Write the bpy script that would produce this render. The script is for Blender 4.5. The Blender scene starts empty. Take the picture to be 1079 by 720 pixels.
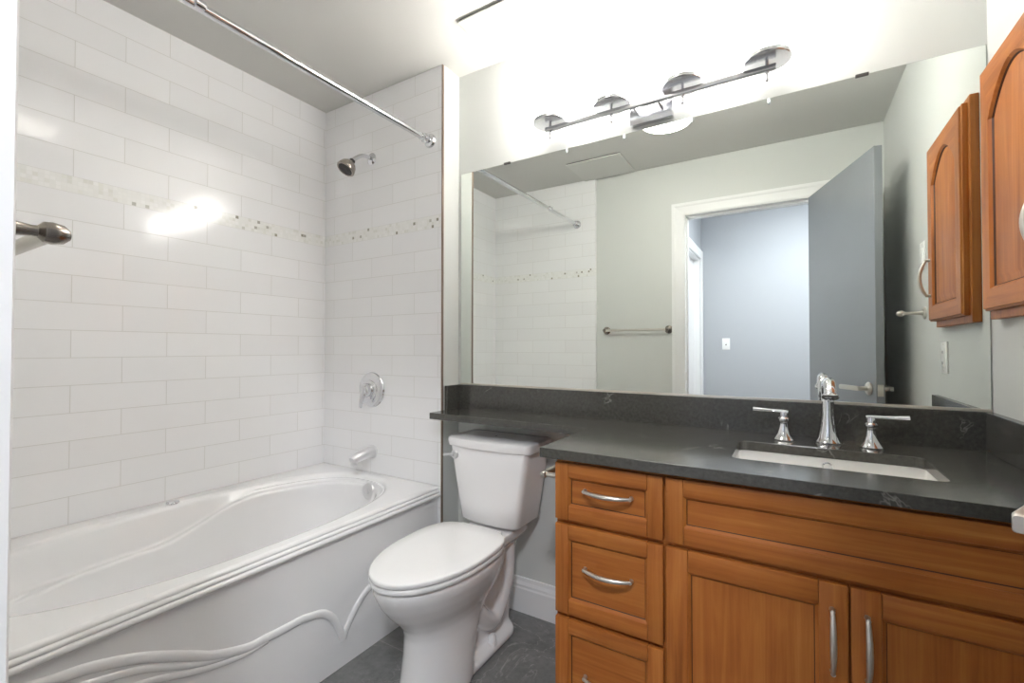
import bpy, bmesh, math, random
from mathutils import Vector, Matrix
from mathutils.bvhtree import BVHTree
PI = math.pi
SC = bpy.context.scene
COL = SC.collection
R = math.radians

# ------------------------------------------------------------------ camera, light, exposure
F_PX = 480.94
cd = bpy.data.cameras.new('camera')
cam = bpy.data.objects.new('camera', cd); COL.objects.link(cam)
cd.sensor_fit = 'HORIZONTAL'; cd.sensor_width = 36.0
cd.lens = F_PX * 36.0 / 1079.0
cd.clip_start = 0.01
_r = Vector((8.53315287e-01, 5.21394999e-01, 5.25264419e-04))
_u = Vector((0.00731891, -0.01298544, 0.9998889))
_f = Vector((-0.52134389, 0.85321664, 0.01489672))
m = Matrix((( _r.x, _u.x, -_f.x), (_r.y, _u.y, -_f.y), (_r.z, _u.z, -_f.z))).to_4x4()
m.translation = Vector((2.2773, -1.7974, 1.183))
cam.matrix_world = m
SC.camera = cam

wd = bpy.data.worlds.new('world'); SC.world = wd; wd.use_nodes = True
wd.node_tree.nodes['Background'].inputs[0].default_value = (0.8, 0.85, 0.9, 1)
wd.node_tree.nodes['Background'].inputs[1].default_value = 0.02

SHADE_E = 25.0        # vanity glass shades
DOME_FILL_E = 8.0         # fill glow added to the round white disc on the bathroom ceiling
HALL_FILL_E = 190.0         # unseen hall lamp, added to fill the hall and bathroom
SC.view_settings.view_transform = 'Standard'
SC.view_settings.look = 'None'
SC.view_settings.gamma = 1.0
SC.view_settings.use_curve_mapping = False
SC.view_settings.exposure = 0.88
SC.cycles.max_bounces = 12
SC.cycles.diffuse_bounces = 8
SC.cycles.glossy_bounces = 6
SC.cycles.sample_clamp_indirect = 6.0

# room dimensions (metres): x along the mirror wall, y depth (mirror wall at 0), z up
W, H = 2.759, 2.54
T = 0.127          # plumbing wall stands this far before the mirror wall
XR = 0.868         # its free end
DF = 1.676          # front (door) wall
DT = 1.651         # tiled face of the tub's near end
XT = 0.954
ZC = 0.896         # worktop

# ------------------------------------------------------------------ materials
def lin(c):
    return tuple(((v/255)/12.92 if v/255 <= 0.04045 else ((v/255+0.055)/1.055)**2.4) for v in c) + (1,)

class NT:
    def __init__(s, name):
        s.m = bpy.data.materials.new(name); s.m.use_nodes = True
        s.t = s.m.node_tree; s.b = s.t.nodes['Principled BSDF']
    def n(s, typ, **kw):
        x = s.t.nodes.new(typ)
        for k, v in kw.items(): setattr(x, k, v)
        return x
    def l(s, a, b): s.t.links.new(a, b)
    def math(s, op, a, b=None, c=None):
        x = s.n('ShaderNodeMath', operation=op)
        for i, v in enumerate((a, b, c)):
            if v is None: continue
            if isinstance(v, (int, float)): x.inputs[i].default_value = v
            else: s.l(v, x.inputs[i])
        return x.outputs[0]
    def mix(s, f, a, b, blend='MIX'):
        x = s.n('ShaderNodeMix', data_type='RGBA', blend_type=blend)
        for i, v in ((0, f), (6, a), (7, b)):
            if isinstance(v, (int, float)): x.inputs[i].default_value = v
            elif isinstance(v, tuple): x.inputs[i].default_value = v
            else: s.l(v, x.inputs[i])
        return x.outputs[2]
    def ramp(s, fac, stops):
        x = s.n('ShaderNodeValToRGB'); e = x.color_ramp.elements
        while len(e) < len(stops): e.new(0.5)
        for i, (p, c) in enumerate(stops): e[i].position = p; e[i].color = c
        s.l(fac, x.inputs[0]); return x.outputs[0]
    def noise(s, vec, scale, detail=3, rough=0.5, dist=0.0):
        x = s.n('ShaderNodeTexNoise')
        x.inputs['Scale'].default_value = scale; x.inputs['Detail'].default_value = detail
        x.inputs['Roughness'].default_value = rough; x.inputs['Distortion'].default_value = dist
        s.l(vec, x.inputs['Vector']); return x.outputs[0]
    def mapping(s, vec, scale=(1,1,1), loc=(0,0,0)):
        x = s.n('ShaderNodeMapping'); x.inputs['Scale'].default_value = scale; x.inputs['Location'].default_value = loc
        s.l(vec, x.inputs['Vector']); return x.outputs[0]
    def obj(s): return s.n('ShaderNodeTexCoord').outputs['Object']
    def pos(s): return s.n('ShaderNodeNewGeometry').outputs['Position']
    def bump(s, h, strength=0.2, dist=0.002):
        x = s.n('ShaderNodeBump'); x.inputs['Strength'].default_value = strength; x.inputs['Distance'].default_value = dist
        s.l(h, x.inputs['Height']); s.l(x.outputs[0], s.b.inputs['Normal'])
    def set(s, **kw):
        for k, v in kw.items(): s.b.inputs[k.replace('_', ' ')].default_value = v
        return s

def plain(name, rgb, rough=0.5, metal=0.0, var=0.0, coat=0.0, spec=0.5, nscale=6):
    t = NT(name); c = lin(rgb)
    t.set(Base_Color=c, Roughness=rough, Metallic=metal, Coat_Weight=coat, Specular_IOR_Level=spec)
    if coat: t.set(Coat_Roughness=0.05)
    if var:
        f = t.noise(t.pos(), nscale, 4)
        d = tuple(max(0, x*(1-var)) for x in c[:3]) + (1,); l2 = tuple(min(1, x*(1+var)) for x in c[:3]) + (1,)
        t.l(t.ramp(f, [(0.3, d), (0.7, l2)]), t.b.inputs['Base Color'])
    return t.m

def paint(name, rgb, rough=0.55):
    t = NT(name); t.set(Base_Color=lin(rgb), Roughness=rough, Specular_IOR_Level=0.3)
    f = t.noise(t.pos(), 260, 2); t.bump(f, 0.05, 0.001)
    return t.m

def tile_mat(name, axis, even_offset):
    t = NT(name)
    sp = t.n('ShaderNodeSeparateXYZ'); t.l(t.pos(), sp.inputs[0])
    h = sp.outputs[axis]; z = sp.outputs['Z']
    above = t.math('GREATER_THAN', z, 1.792)
    zz = t.math('SUBTRACT', z, t.math('MULTIPLY', above, 0.060))
    zz = t.math('ADD', zz, -1.762 + 0.1025*40)
    hh = t.math('ADD', h, even_offset + 0.305*20)
    cb = t.n('ShaderNodeCombineXYZ'); t.l(hh, cb.inputs[0]); t.l(zz, cb.inputs[1])
    br = t.n('ShaderNodeTexBrick', offset=0.5, offset_frequency=2, squash=1.0)
    br.inputs['Scale'].default_value = 1.0; br.inputs['Mortar Size'].default_value = 0.0016
    br.inputs['Mortar Smooth'].default_value = 0.3; br.inputs['Bias'].default_value = 0
    br.inputs['Brick Width'].default_value = 0.305; br.inputs['Row Height'].default_value = 0.1025
    br.inputs['Color1'].default_value = lin((246, 246, 247)); br.inputs['Color2'].default_value = lin((243, 243, 244))
    br.inputs['Mortar'].default_value = lin((220, 219, 217))
    t.l(cb.outputs[0], br.inputs['Vector'])
    # mosaic band, four rows of small glass and stone chips
    s = 0.0150
    u = t.math('DIVIDE', t.math('ADD', h, 10.0), s); v = t.math('DIVIDE', t.math('ADD', z, -1.762), s)
    c2 = t.n('ShaderNodeCombineXYZ'); t.l(t.math('FLOOR', u), c2.inputs[0]); t.l(t.math('FLOOR', v), c2.inputs[1])
    wn = t.n('ShaderNodeTexWhiteNoise', noise_dimensions='2D'); t.l(c2.outputs[0], wn.inputs['Vector'])
    chip = t.ramp(wn.outputs['Value'], [(0.0, lin((246, 246, 244))), (0.45, lin((241, 241, 239))), (0.72, lin((249, 249, 248))),
                                        (0.86, lin((232, 232, 227))), (0.955, lin((242, 242, 238))), (0.985, lin((160, 158, 146)))])
    gu = t.math('LESS_THAN', t.math('FRACT', u), 0.10); gv = t.math('LESS_THAN', t.math('FRACT', v), 0.10)
    g = t.math('MAXIMUM', gu, gv)
    mos = t.mix(g, chip, lin((236, 236, 234)))
    band = t.math('MULTIPLY', t.math('GREATER_THAN', z, 1.762), t.math('LESS_THAN', z, 1.822))
    t.l(t.mix(band, br.outputs['Color'], mos), t.b.inputs['Base Color'])
    gf = t.math('MAXIMUM', t.math('MULTIPLY', t.math('SUBTRACT', 1.0, band), br.outputs['Fac']), t.math('MULTIPLY', band, g))
    t.l(t.math('ADD', t.math('MULTIPLY', gf, 0.5), 0.14), t.b.inputs['Roughness'])
    wav = t.noise(t.pos(), 7, 2)
    hgt = t.math('SUBTRACT', t.math('MULTIPLY', wav, 0.5), t.math('MULTIPLY', gf, 1.0))
    t.bump(hgt, 0.22, 0.0016)
    t.set(Specular_IOR_Level=0.5)
    return t.m

def wood(name, axis):
    t = NT(name)
    o = t.pos()
    sc = {'X': (1.5, 26, 26), 'Y': (26, 1.5, 26), 'Z': (26, 26, 1.5)}[axis]
    mp = t.mapping(o, sc)
    f1 = t.noise(mp, 1.3, 6, 0.62, 0.7)
    sc2 = {'X': (2, 160, 160), 'Y': (160, 2, 160), 'Z': (160, 160, 2)}[axis]
    f2 = t.noise(t.mapping(o, sc2), 1.0, 3, 0.6)
    f3 = t.noise(o, 5.0, 3, 0.5)
    ff = t.math('ADD', t.math('MULTIPLY', f1, 0.55), t.math('ADD', t.math('MULTIPLY', f2, 0.2), t.math('MULTIPLY', f3, 0.25)))
    c = t.ramp(ff, [(0.28, lin((124, 67, 25))), (0.45, lin((165, 96, 41))), (0.58, lin((182, 113, 52))), (0.76, lin((203, 139, 72)))])
    t.l(c, t.b.inputs['Base Color'])
    t.set(Roughness=0.42, Specular_IOR_Level=0.3, Coat_Weight=0.08, Coat_Roughness=0.25)
    t.bump(f2, 0.05, 0.0006)
    return t.m

def quartz(name):
    t = NT(name); o = t.pos()
    f = t.noise(o, 90, 4, 0.7); g = t.noise(o, 4.0, 5, 0.6, 0.8)
    base = t.ramp(f, [(0.3, lin((60, 59, 55))), (0.7, lin((80, 79, 74)))])
    v = t.math('ABSOLUTE', t.math('SUBTRACT', g, 0.5))
    vein = t.ramp(v, [(0.0, (0.6, 0.6, 0.6, 1)), (0.010, (0, 0, 0, 1))])
    patch = t.ramp(t.noise(o, 7, 2), [(0.56, (0, 0, 0, 1)), (0.68, (0.8, 0.8, 0.8, 1))])
    k = t.math('MULTIPLY', vein, patch)
    t.l(t.mix(k, base, lin((186, 184, 176))), t.b.inputs['Base Color'])
    t.set(Roughness=0.17, Specular_IOR_Level=0.9)
    return t.m

def slate(name):
    t = NT(name); o = t.pos()
    sp = t.n('ShaderNodeSeparateXYZ'); t.l(o, sp.inputs[0])
    g = t.noise(o, 3.2, 7, 0.65, 1.2); f = t.noise(o, 40, 4, 0.7)
    base = t.ramp(t.math('ADD', t.math('MULTIPLY', g, 0.6), t.math('MULTIPLY', f, 0.4)), [(0.32, lin((94, 94, 95))), (0.68, lin((136, 136, 135)))])
    v = t.math('ABSOLUTE', t.math('SUBTRACT', t.noise(o, 3.0, 6, 0.6, 1.5), 0.5))
    base = t.mix(t.math('MULTIPLY', t.ramp(v, [(0.0, (1, 1, 1, 1)), (0.010, (0, 0, 0, 1))]), t.math('MULTIPLY', t.ramp(t.noise(o, 2.2, 2), [(0.46, (0, 0, 0, 1)), (0.58, (1, 1, 1, 1))]), 0.5)), base, lin((190, 188, 184)))
    cb = t.n('ShaderNodeCombineXYZ')
    t.l(t.math('ADD', sp.outputs['Y'], 0.484 + 0.61*10), cb.inputs[1]); t.l(t.math('ADD', sp.outputs['X'], -0.80 + 12.0), cb.inputs[0])
    br = t.n('ShaderNodeTexBrick', offset=0.0, offset_frequency=2)
    br.inputs['Scale'].default_value = 1; br.inputs['Mortar Size'].default_value = 0.0016; br.inputs['Mortar Smooth'].default_value = 0.1
    br.inputs['Brick Width'].default_value = 1.2; br.inputs['Row Height'].default_value = 0.61
    t.l(cb.outputs[0], br.inputs['Vector'])
    t.l(t.mix(br.outputs['Fac'], base, lin((150, 149, 146))), t.b.inputs['Base Color'])
    t.set(Roughness=0.38)
    t.bump(f, 0.12, 0.001)
    return t.m

def emit(name, rgb, strength):
    t = NT(name); t.set(Base_Color=lin((245, 245, 243)), Roughness=0.3, Emission_Color=lin(rgb), Emission_Strength=strength)
    return t.m

def mirror_mat():
    t = NT('mirror_glass'); t.set(Base_Color=(0.84, 0.875, 0.845, 1), Metallic=1.0, Roughness=0.0)
    return t.m

M = dict(
    tile_left=tile_mat('white_tile_side', 'Y', 1.054), tile_end=tile_mat('white_tile_end', 'X', -0.2335),
    paint=paint('grey_white_paint', (212, 214, 211)), paint_hall=paint('blue_grey_paint', (176, 179, 184)),
    ceil=paint('ceiling_paint', (207, 206, 202), 0.8), trim=plain('white_trim', (238, 238, 238), 0.35),
    floor=slate('slate_floor'), hallfloor=plain('hall_floor', (130, 112, 92), 0.5, var=0.1),
    wood_x=wood('maple_x', 'X'), wood_y=wood('maple_y', 'Y'), wood_z=wood('maple_z', 'Z'),
    dark=plain('dark_glaze_wood', (70, 36, 14), 0.6, var=0.1),  # dark glaze in the inner groove of the mouldings
    quartz=quartz('charcoal_quartz'),
    ceramic=plain('white_ceramic', (242, 241, 241), 0.08, coat=0.4), seat=plain('white_seat_plastic', (240, 240, 240), 0.16),
    acrylic=plain('white_acrylic', (242, 242, 243), 0.14, coat=0.3),
    basin=plain('basin_porcelain', (244, 243, 240), 0.1),
    satin=plain('satin_chrome', (212, 213, 216), 0.24, 1.0),
    pale=plain('pale_satin_metal', (224, 224, 226), 0.3, 0.75),
    chrome=plain('chrome', (222, 223, 226), 0.06, 1.0), nickel=plain('brushed_nickel', (216, 211, 203), 0.32, 0.9),
    oldnickel=plain('darkened_nickel', (166, 158, 150), 0.25, 1.0),
    bronze=plain('bronze_edge', (150, 132, 118), 0.35, 0.7), rubber=plain('dark_rubber', (66, 63, 60), 0.5),
    door=plain('grey_door_paint', (134, 138, 143), 0.3, var=0.02), plate=plain('white_switch_plastic', (240, 240, 238), 0.3),
    slot=plain('dark_slot', (60, 60, 60), 0.5), panel=paint('panel_paint', (214, 213, 209), 0.7),
    shade=emit('lit_frosted_glass', (255, 251, 247), SHADE_E), dome=emit('fill_glow_dome', (255, 249, 240), DOME_FILL_E), hall=emit('hall_fill_dome', (246, 249, 255), HALL_FILL_E),
    mirror=mirror_mat(), mirror_edge=plain('mirror_edge', (120, 132, 124), 0.2),
    frost=plain('clear_cup_glass', (236, 238, 240), 0.12),
)

# ------------------------------------------------------------------ mesh helpers
def link(name, bm, mats, parent=None, loc=None, rot=None, smooth=True, angle=35):
    me = bpy.data.meshes.new(name)
    bmesh.ops.recalc_face_normals(bm, faces=bm.faces)
    bm.to_mesh(me); bm.free()
    for x in (mats if isinstance(mats, (list, tuple)) else [mats]): me.materials.append(M[x])
    o = bpy.data.objects.new(name, me); COL.objects.link(o)
    if parent is not None: o.parent = parent
    if loc: o.location = loc
    if rot: o.rotation_euler = rot
    if smooth:
        for p in me.polygons: p.use_smooth = True
        me.set_sharp_from_angle(angle=R(angle))
    return o

def tag(o, label, cat, group=None):
    o['label'] = label; o['category'] = cat
    if group: o['group'] = group
    return o

def thing(name, label, cat, loc=(0, 0, 0), rz=0, group=None):
    o = bpy.data.objects.new(name, None); COL.objects.link(o)
    o.location = loc; o.rotation_euler = (0, 0, rz); o.empty_display_size = 0.05
    return tag(o, label, cat, group)

def struct(o):
    o['kind'] = 'structure'; return o

def B(*boxes, bev=0.0, seg=2):
    """boxes: (x0,x1,y0,y1,z0,z1[,mat_index])"""
    bm = bmesh.new()
    for b in boxes: box(bm, *b, bev=bev, seg=seg)
    return bm

def box(bm, x0, x1, y0, y1, z0, z1, mi=0, bev=0.0, seg=2):
    t = bmesh.new()
    r = bmesh.ops.create_cube(t, size=1)
    for v in t.verts:
        v.co = Vector(((x0+x1)/2 + v.co.x*(x1-x0), (y0+y1)/2 + v.co.y*(y1-y0), (z0+z1)/2 + v.co.z*(z1-z0)))
    if bev > 0:
        bmesh.ops.bevel(t, geom=list(t.edges), offset=bev, segments=seg, profile=0.5, affect='EDGES')
    for f in t.faces: f.material_index = mi
    merge(bm, t)

def merge(bm, t, mat=None):
    if mat is not None: bmesh.ops.transform(t, matrix=mat, verts=t.verts)
    vs = {v: bm.verts.new(v.co) for v in t.verts}
    for f in t.faces:
        try:
            nf = bm.faces.new([vs[v] for v in f.verts]); nf.material_index = f.material_index
        except ValueError: pass
    t.free()

def loft(rings, cap0=True, cap1=True, closed=True, bm=None, mi=0):
    bm = bm or bmesh.new()
    vr = [[bm.verts.new(p) for p in r] for r in rings]
    n = len(vr[0])
    for a, b in zip(vr, vr[1:]):
        for i in range(n if closed else n-1):
            j = (i+1) % n
            f = bm.faces.new((a[i], a[j], b[j], b[i])); f.material_index = mi
    if closed and cap0: bm.faces.new(vr[0][::-1]).material_index = mi
    if closed and cap1: bm.faces.new(vr[-1]).material_index = mi
    return bm

def lathe(profile, n=32, axis=(0, 0, 1), loc=(0, 0, 0), bm=None, mi=0):
    """profile: (radius, height) along the axis, capped when the end radius > 0"""
    q = Vector((0, 0, 1)).rotation_difference(Vector(axis).normalized()).to_matrix()
    L = Vector(loc)
    rings = [[L + q @ Vector((max(r, 1e-5)*math.cos(2*PI*i/n), max(r, 1e-5)*math.sin(2*PI*i/n), h)) for i in range(n)] for r, h in profile]
    return loft(rings, True, True, True, bm, mi)

def catmull(pts, sub=8, closed=False):
    P = [Vector(p) for p in pts]; out = []
    n = len(P)
    for i in range(n-1):
        p0 = P[max(i-1, 0)]; p1 = P[i]; p2 = P[i+1]; p3 = P[min(i+2, n-1)]
        for k in range(sub):
            t = k/sub
            out.append(0.5*((2*p1) + (p2-p0)*t + (2*p0-5*p1+4*p2-p3)*t*t + (3*p1-p0-3*p2+p3)*t*t*t))
    out.append(P[-1]); return out

def tube(path, rad, n=14, bm=None, mi=0, flat=1.0, up=(0, 0, 1)):
    """rad: number or list along the path; flat squashes the section along the frame's second axis"""
    path = [Vector(p) for p in path]
    rads = rad if isinstance(rad, (list, tuple)) else [rad]*len(path)
    rings = []; prev = None
    for i, p in enumerate(path):
        d = (path[min(i+1, len(path)-1)] - path[max(i-1, 0)]).normalized()
        a = Vector(up) if prev is None else prev
        a = (a - d*a.dot(d))
        if a.length < 1e-4: a = Vector((1, 0, 0)) - d*d.x
        a.normalize(); prev = a; b = d.cross(a)
        rings.append([p + a*(rads[i]*flat*math.cos(2*PI*k/n)) + b*(rads[i]*math.sin(2*PI*k/n)) for k in range(n)])
    return loft(rings, True, True, True, bm, mi)

def lerp_list(vals, n):
    out = []
    for i in range(n):
        t = i/(n-1)*(len(vals)-1); k = min(int(t), len(vals)-2); out.append(vals[k]*(1-(t-k)) + vals[k+1]*(t-k))
    return out

def rrect(x0, x1, y0, y1, r, z, n=5):
    pts = []
    for cx, cy, a0 in ((x1-r, y1-r, 0), (x0+r, y1-r, 90), (x0+r, y0+r, 180), (x1-r, y0+r, 270)):
        for k in range(n+1):
            a = R(a0 + 90*k/n); pts.append(Vector((cx + r*math.cos(a), cy + r*math.sin(a), z)))
    return pts

# ------------------------------------------------------------------ room shell
def wall(name, mat, *boxes): return struct(link(name, B(*boxes), mat, smooth=False))
OX0, OX1 = 1.628, 2.412      # doorway
DH = 2.146
wall('wall_left', 'tile_left', (-0.1, 0, -1.79, 0.1, 0, H))
wall('wall_back', 'paint', (0, W+0.1, 0, 0.1, 0, H))
wall('wall_plumbing', ['paint'], (0, XR, -T+0.01, 0, 0, H))
wall('wall_plumbing_tile', 'tile_end', (0, XR-0.004, -T, -T+0.01, 0, H))
wall('wall_right', 'paint', (W, W+0.1, -1.79, 0, 0, H))
wall('wall_front', 'paint', (0, OX0-0.02, -DF-0.12, -DF, 0, H), (OX1+0.02, W, -DF-0.12, -DF, 0, H), (OX0-0.02, OX1+0.02, -DF-0.12, -DF, DH+0.02, H))
wall('wall_front_tile', 'tile_end', (0, XT, -DF, -DT, 0, H))
wall('floor', 'floor', (-0.1, W+0.1, -1.73, 0.1, -0.1, 0))
wall('ceiling', 'ceil', (-0.1, W+0.1, -1.79, 0.1, H, H+0.1))
# hall beyond the doorway (seen in the mirror)
HX0, HX1, HY = 1.487, 3.1, -3.3
wall('wall_hall_back', 'paint_hall', (HX0-0.1, HX1+0.1, HY-0.1, HY, 0, H))
wall('wall_hall_left', 'paint_hall', (HX0-0.1, HX0, -2.42, -DF-0.12, 0, H), (HX0-0.1, HX0, HY, -3.20, 0, H), (HX0-0.1, HX0, -3.20, -2.42, 2.10, H))
wall('wall_hall_right', 'paint_hall', (HX1, HX1+0.1, HY, -DF-0.12, 0, H))
wall('wall_hall_front', 'paint_hall', (W+0.1, HX1, -DF-0.12, -DF-0.02, 0, H))
wall('floor_hall', 'hallfloor', (HX0-0.2, HX1+0.1, HY-0.1, -1.73, -0.1, 0))
wall('ceiling_hall', 'ceil', (HX0-0.1, HX1+0.1, HY-0.1, -DF-0.12, H, H+0.1))

# metal edge of the tile, baseboard, door casing
struct(link('trim_1', B((XR-0.004, XR+0.0015, -T-0.0015, -T+0.0095, 0, H-0.001)), 'bronze', smooth=False))
def baseboard(name, axis, a0, a1, pos, sgn):
    prof = [(0, 0), (0.016, 0), (0.016, 0.105), (0.013, 0.112), (0.013, 0.122), (0.007, 0.135), (0.005, 0.15), (0, 0.152)]
    rings = []
    for a in (a0, a1):
        rings.append([Vector((a, pos+sgn*d, z)) if axis == 'x' else Vector((pos+sgn*d, a, z)) for d, z in prof])
    return struct(link(name, loft(rings), 'trim', smooth=False))
baseboard('baseboard_back', 'x', XR+0.02, 1.688, 0.0, -1)
baseboard('baseboard_plumbing', 'y', -0.119, -0.0, XR+0.001, 1)
baseboard('baseboard_front', 'x', XT+0.001, OX0-0.098, -DF, 1)
baseboard('baseboard_right', 'y', -1.655, -0.64, W, -1)
baseboard('baseboard_hall', 'x', HX0, HX1, HY, 1)

def casing(name, x0, x1, zt, y, sgn, w=0.09, mat='trim'):
    """flat door casing with a thicker outer back-band, on the plane y"""
    prof = [(0.0, 0.0), (0.0, 0.004), (0.012, 0.008), (0.03, 0.009), (0.06, 0.012), (0.072, 0.016), (w, 0.016), (w, 0.0)]
    bm = bmesh.new()
    rings = []
    for k, (sx, sz, z) in enumerate(((-1, 0, 0.0), (-1, 1, zt), (1, 1, zt), (1, 0, 0.0))):
        x = x0 if sx < 0 else x1
        rings.append([Vector((x + sx*d, y + sgn*h, z + sz*d)) for d, h in prof])
    loft(rings, True, True, True, bm)
    return bm
bm = casing('c', OX0, OX1, DH, -DF, 1)
for b in ((OX0-0.02, OX0, -DF-0.12, -DF, 0, DH), (OX1, OX1+0.02, -DF-0.12, -DF, 0, DH), (OX0-0.02, OX1+0.02, -DF-0.12, -DF, DH, DH+0.02),
          (OX0, OX0+0.012, -DF-0.09, -DF-0.045, 0, DH), (OX0, OX1, -DF-0.09, -DF-0.045, DH-0.012, DH)):
    box(bm, *b)
struct(link('trim_2', bm, 'trim', smooth=False))
st = struct(link('trim_3', B((OX0-0.0005, OX0+0.0015, -DF-0.035, -DF-0.008, 0.95, 1.01), bev=0.0005), 'nickel'))
# side doorway in the hall
bm = bmesh.new()
for b in ((HX0, HX0+0.016, HY+0.005, HY+0.095, 0, 2.19), (HX0, HX0+0.016, -2.42, -2.33, 0, 2.19), (HX0, HX0+0.016, HY+0.095, -2.42, 2.10, 2.19),
          (HX0-0.1, HX0, -3.20, -3.185, 0, 2.1), (HX0-0.1, HX0, -2.435, -2.42, 0, 2.1), (HX0-0.1, HX0, -3.185, -2.435, 2.085, 2.1)):
    box(bm, *b, bev=0.003, seg=1)
struct(link('trim_4', bm, 'trim', smooth=False))
d2 = struct(link('door_2', B((HX0-0.10, HX0-0.06, -3.183, -2.437, 0.005, 2.083)), 'trim', smooth=False))

# ------------------------------------------------------------------ mirror over the worktop
mt = thing('wall_mirror', 'large frameless wall mirror above the charcoal backsplash', 'mirror', (0, 0, 0))
MZ0, MZ1, MX0, MX1 = 1.008, 2.046, XR+0.018, W-0.003
bm = B((MX0, MX1, -0.0045, -0.0005, MZ0, MZ1), bev=0.0008, seg=1)
bmesh.ops.recalc_face_normals(bm, faces=bm.faces); bm.normal_update()
for f in bm.faces:
    if f.normal.y > -0.9: f.material_index = 1
link('glass', bm, ['mirror', 'mirror_edge'], mt, smooth=False)
for cx in (1.155, 2.475):
    link('clip', B((cx-0.017, cx+0.017, -0.009, -0.0002, MZ1-0.005, MZ1+0.004), bev=0.0015), 'rubber', mt)
link('rail', B((MX0, MX1, -0.009, -0.0002, MZ0-0.006, MZ0+0.005), bev=0.001), 'nickel', mt)

# ------------------------------------------------------------------ worktop with ledge over the toilet
CF = -0.622          # worktop front
LX0 = 0.902          # ledge left end
VX0 = 1.690          # cabinet left side
SX0, SX1, SY0, SY1 = 2.140, 2.572, -0.468, -0.208     # sink cut-out
wt = thing('countertop', 'charcoal quartz L shaped countertop with narrow ledge over the toilet', 'countertop', (0, 0, 0))
def poly_slab(outer, holes, z0, z1, bev=0.0025):
    bm = bmesh.new()
    edges = []
    for lp in [outer] + holes:
        vs = [bm.verts.new((x, y, z1)) for x, y in lp]
        edges += [bm.edges.new((vs[i], vs[(i+1) % len(vs)])) for i in range(len(vs))]
    bmesh.ops.triangle_fill(bm, use_beauty=True, use_dissolve=False, edges=edges)
    bmesh.ops.dissolve_limit(bm, angle_limit=0.01, verts=bm.verts, edges=bm.edges)
    ret = bmesh.ops.extrude_face_region(bm, geom=list(bm.faces))
    for v in ret['geom']:
        if isinstance(v, bmesh.types.BMVert): v.co.z = z0
    return bm
hole = [(p.x, p.y) for p in rrect(SX0, SX1, SY0, SY1, 0.025, 0)]
outer = [(LX0, -0.0205), (LX0, -0.252), (1.652, -0.252), (1.652, CF), (W-0.001, CF), (W-0.001, -0.0205)]
bm = poly_slab(outer, [hole], ZC-0.028, ZC)
cs = link('slab', bm, 'quartz', wt, smooth=False)
bv = cs.modifiers.new('edge', 'BEVEL'); bv.width = 0.002; bv.segments = 2; bv.limit_method = 'ANGLE'; bv.angle_limit = R(50)
link('backsplash', B((LX0-0.012, W-0.001, -0.020, -0.0002, ZC-0.028, 1.005), bev=0.0015), 'quartz', wt, smooth=False)
link('side_splash', B((W-0.020, W-0.0002, -0.56, -0.0205, ZC+0.0003, 1.005), bev=0.0015), 'quartz', wt, smooth=False)
link('side_splash', B((XR+0.004, LX0-0.013, -0.112, -0.0002, ZC-0.028, 1.005), bev=0.0015), 'quartz', wt, smooth=False)

# sink
sk = thing('undermount_sink', 'white rectangular undermount sink set in the charcoal countertop', 'sink', (2.356, -0.338, ZC-0.03))
def sink_mesh():
    cx, cy = 2.356, -0.338
    z = ZC - 0.0290
    out = rrect(SX0-0.02, SX1+0.02, SY0-0.02, SY1+0.02, 0.035, z)
    spec = [(0.02, 0.035, 0), (-0.006, 0.025, 0), (-0.004, 0.025, -0.008), (-0.001, 0.03, -0.03), (0.004, 0.035, -0.075), (0.014, 0.045, -0.11), (0.05, 0.05, -0.13), (0.10, 0.02, -0.138)]
    rings = []
    for i, (ins, r, dz) in enumerate(spec):
        s = -ins if i == 0 else ins
        if i == 1: s = -0.004
        rings.append(rrect(SX0+s, SX1-s, SY0+s, SY1-s, r, z+dz))
    # outside skin below
    back = [rrect(SX0-0.02, SX1+0.02, SY0-0.02, SY1+0.02, 0.035, z-0.012), rrect(SX0-0.012, SX1+0.012, SY0-0.012, SY1+0.012, 0.035, z-0.014), rrect(SX0+0.0, SX1-0.0, SY0+0.0, SY1-0.0, 0.04, z-0.115), rrect(SX0+0.06, SX1-0.06, SY0+0.06, SY1-0.06, 0.04, z-0.152)]
    rings = rings[::-1] + back
    bm = loft(rings)
    bmesh.ops.translate(bm, verts=bm.verts, vec=(-cx, -cy, -(ZC-0.03)))
    return bm
link('basin', sink_mesh(), 'basin', sk)
link('drain', lathe([(0.0, 0.0), (0.032, 0.0), (0.034, 0.002), (0.03, 0.004), (0.022, 0.003), (0.0, 0.002)], loc=(0, 0, -0.1370)), 'chrome', sk)
bm = lathe([(0.0, 0.001), (0.0095, 0.001), (0.010, 0.0005), (0.012, 0.002), (0.0135, 0.0015), (0.0138, 0.0), (0.0, 0.0)], n=24, axis=(0, -1, -0.05), loc=(0.008, 0.1285, -0.022))
link('overflow_ring', bm, 'chrome', sk)

# ------------------------------------------------------------------ vanity cabinet
def bow_pull(parent, c, axis, out, length=0.128, mat='nickel'):
    """arched bar pull: c centre on the front, axis along the pull, out away from the front"""
    c, a, o = Vector(c), Vector(axis), Vector(out)
    N = 17; path = []; rads = []
    for i in range(N):
        t = -1 + 2*i/(N-1)
        path.append(c + a*(t*length/2) + o*(0.010 + 0.020*(1 - t*t)))
        rads.append(0.0042 + 0.0022*(1 - abs(t)**2))
    bm = tube(path, rads, 12, up=tuple(o))
    for s in (-1, 1):
        e = c + a*(s*length/2*0.985)
        tube([e - o*0.001, e + o*0.004, e + o*0.014], [0.0062, 0.005, 0.0048], 12, bm)
    return link('pull', bm, mat, parent)

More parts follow.
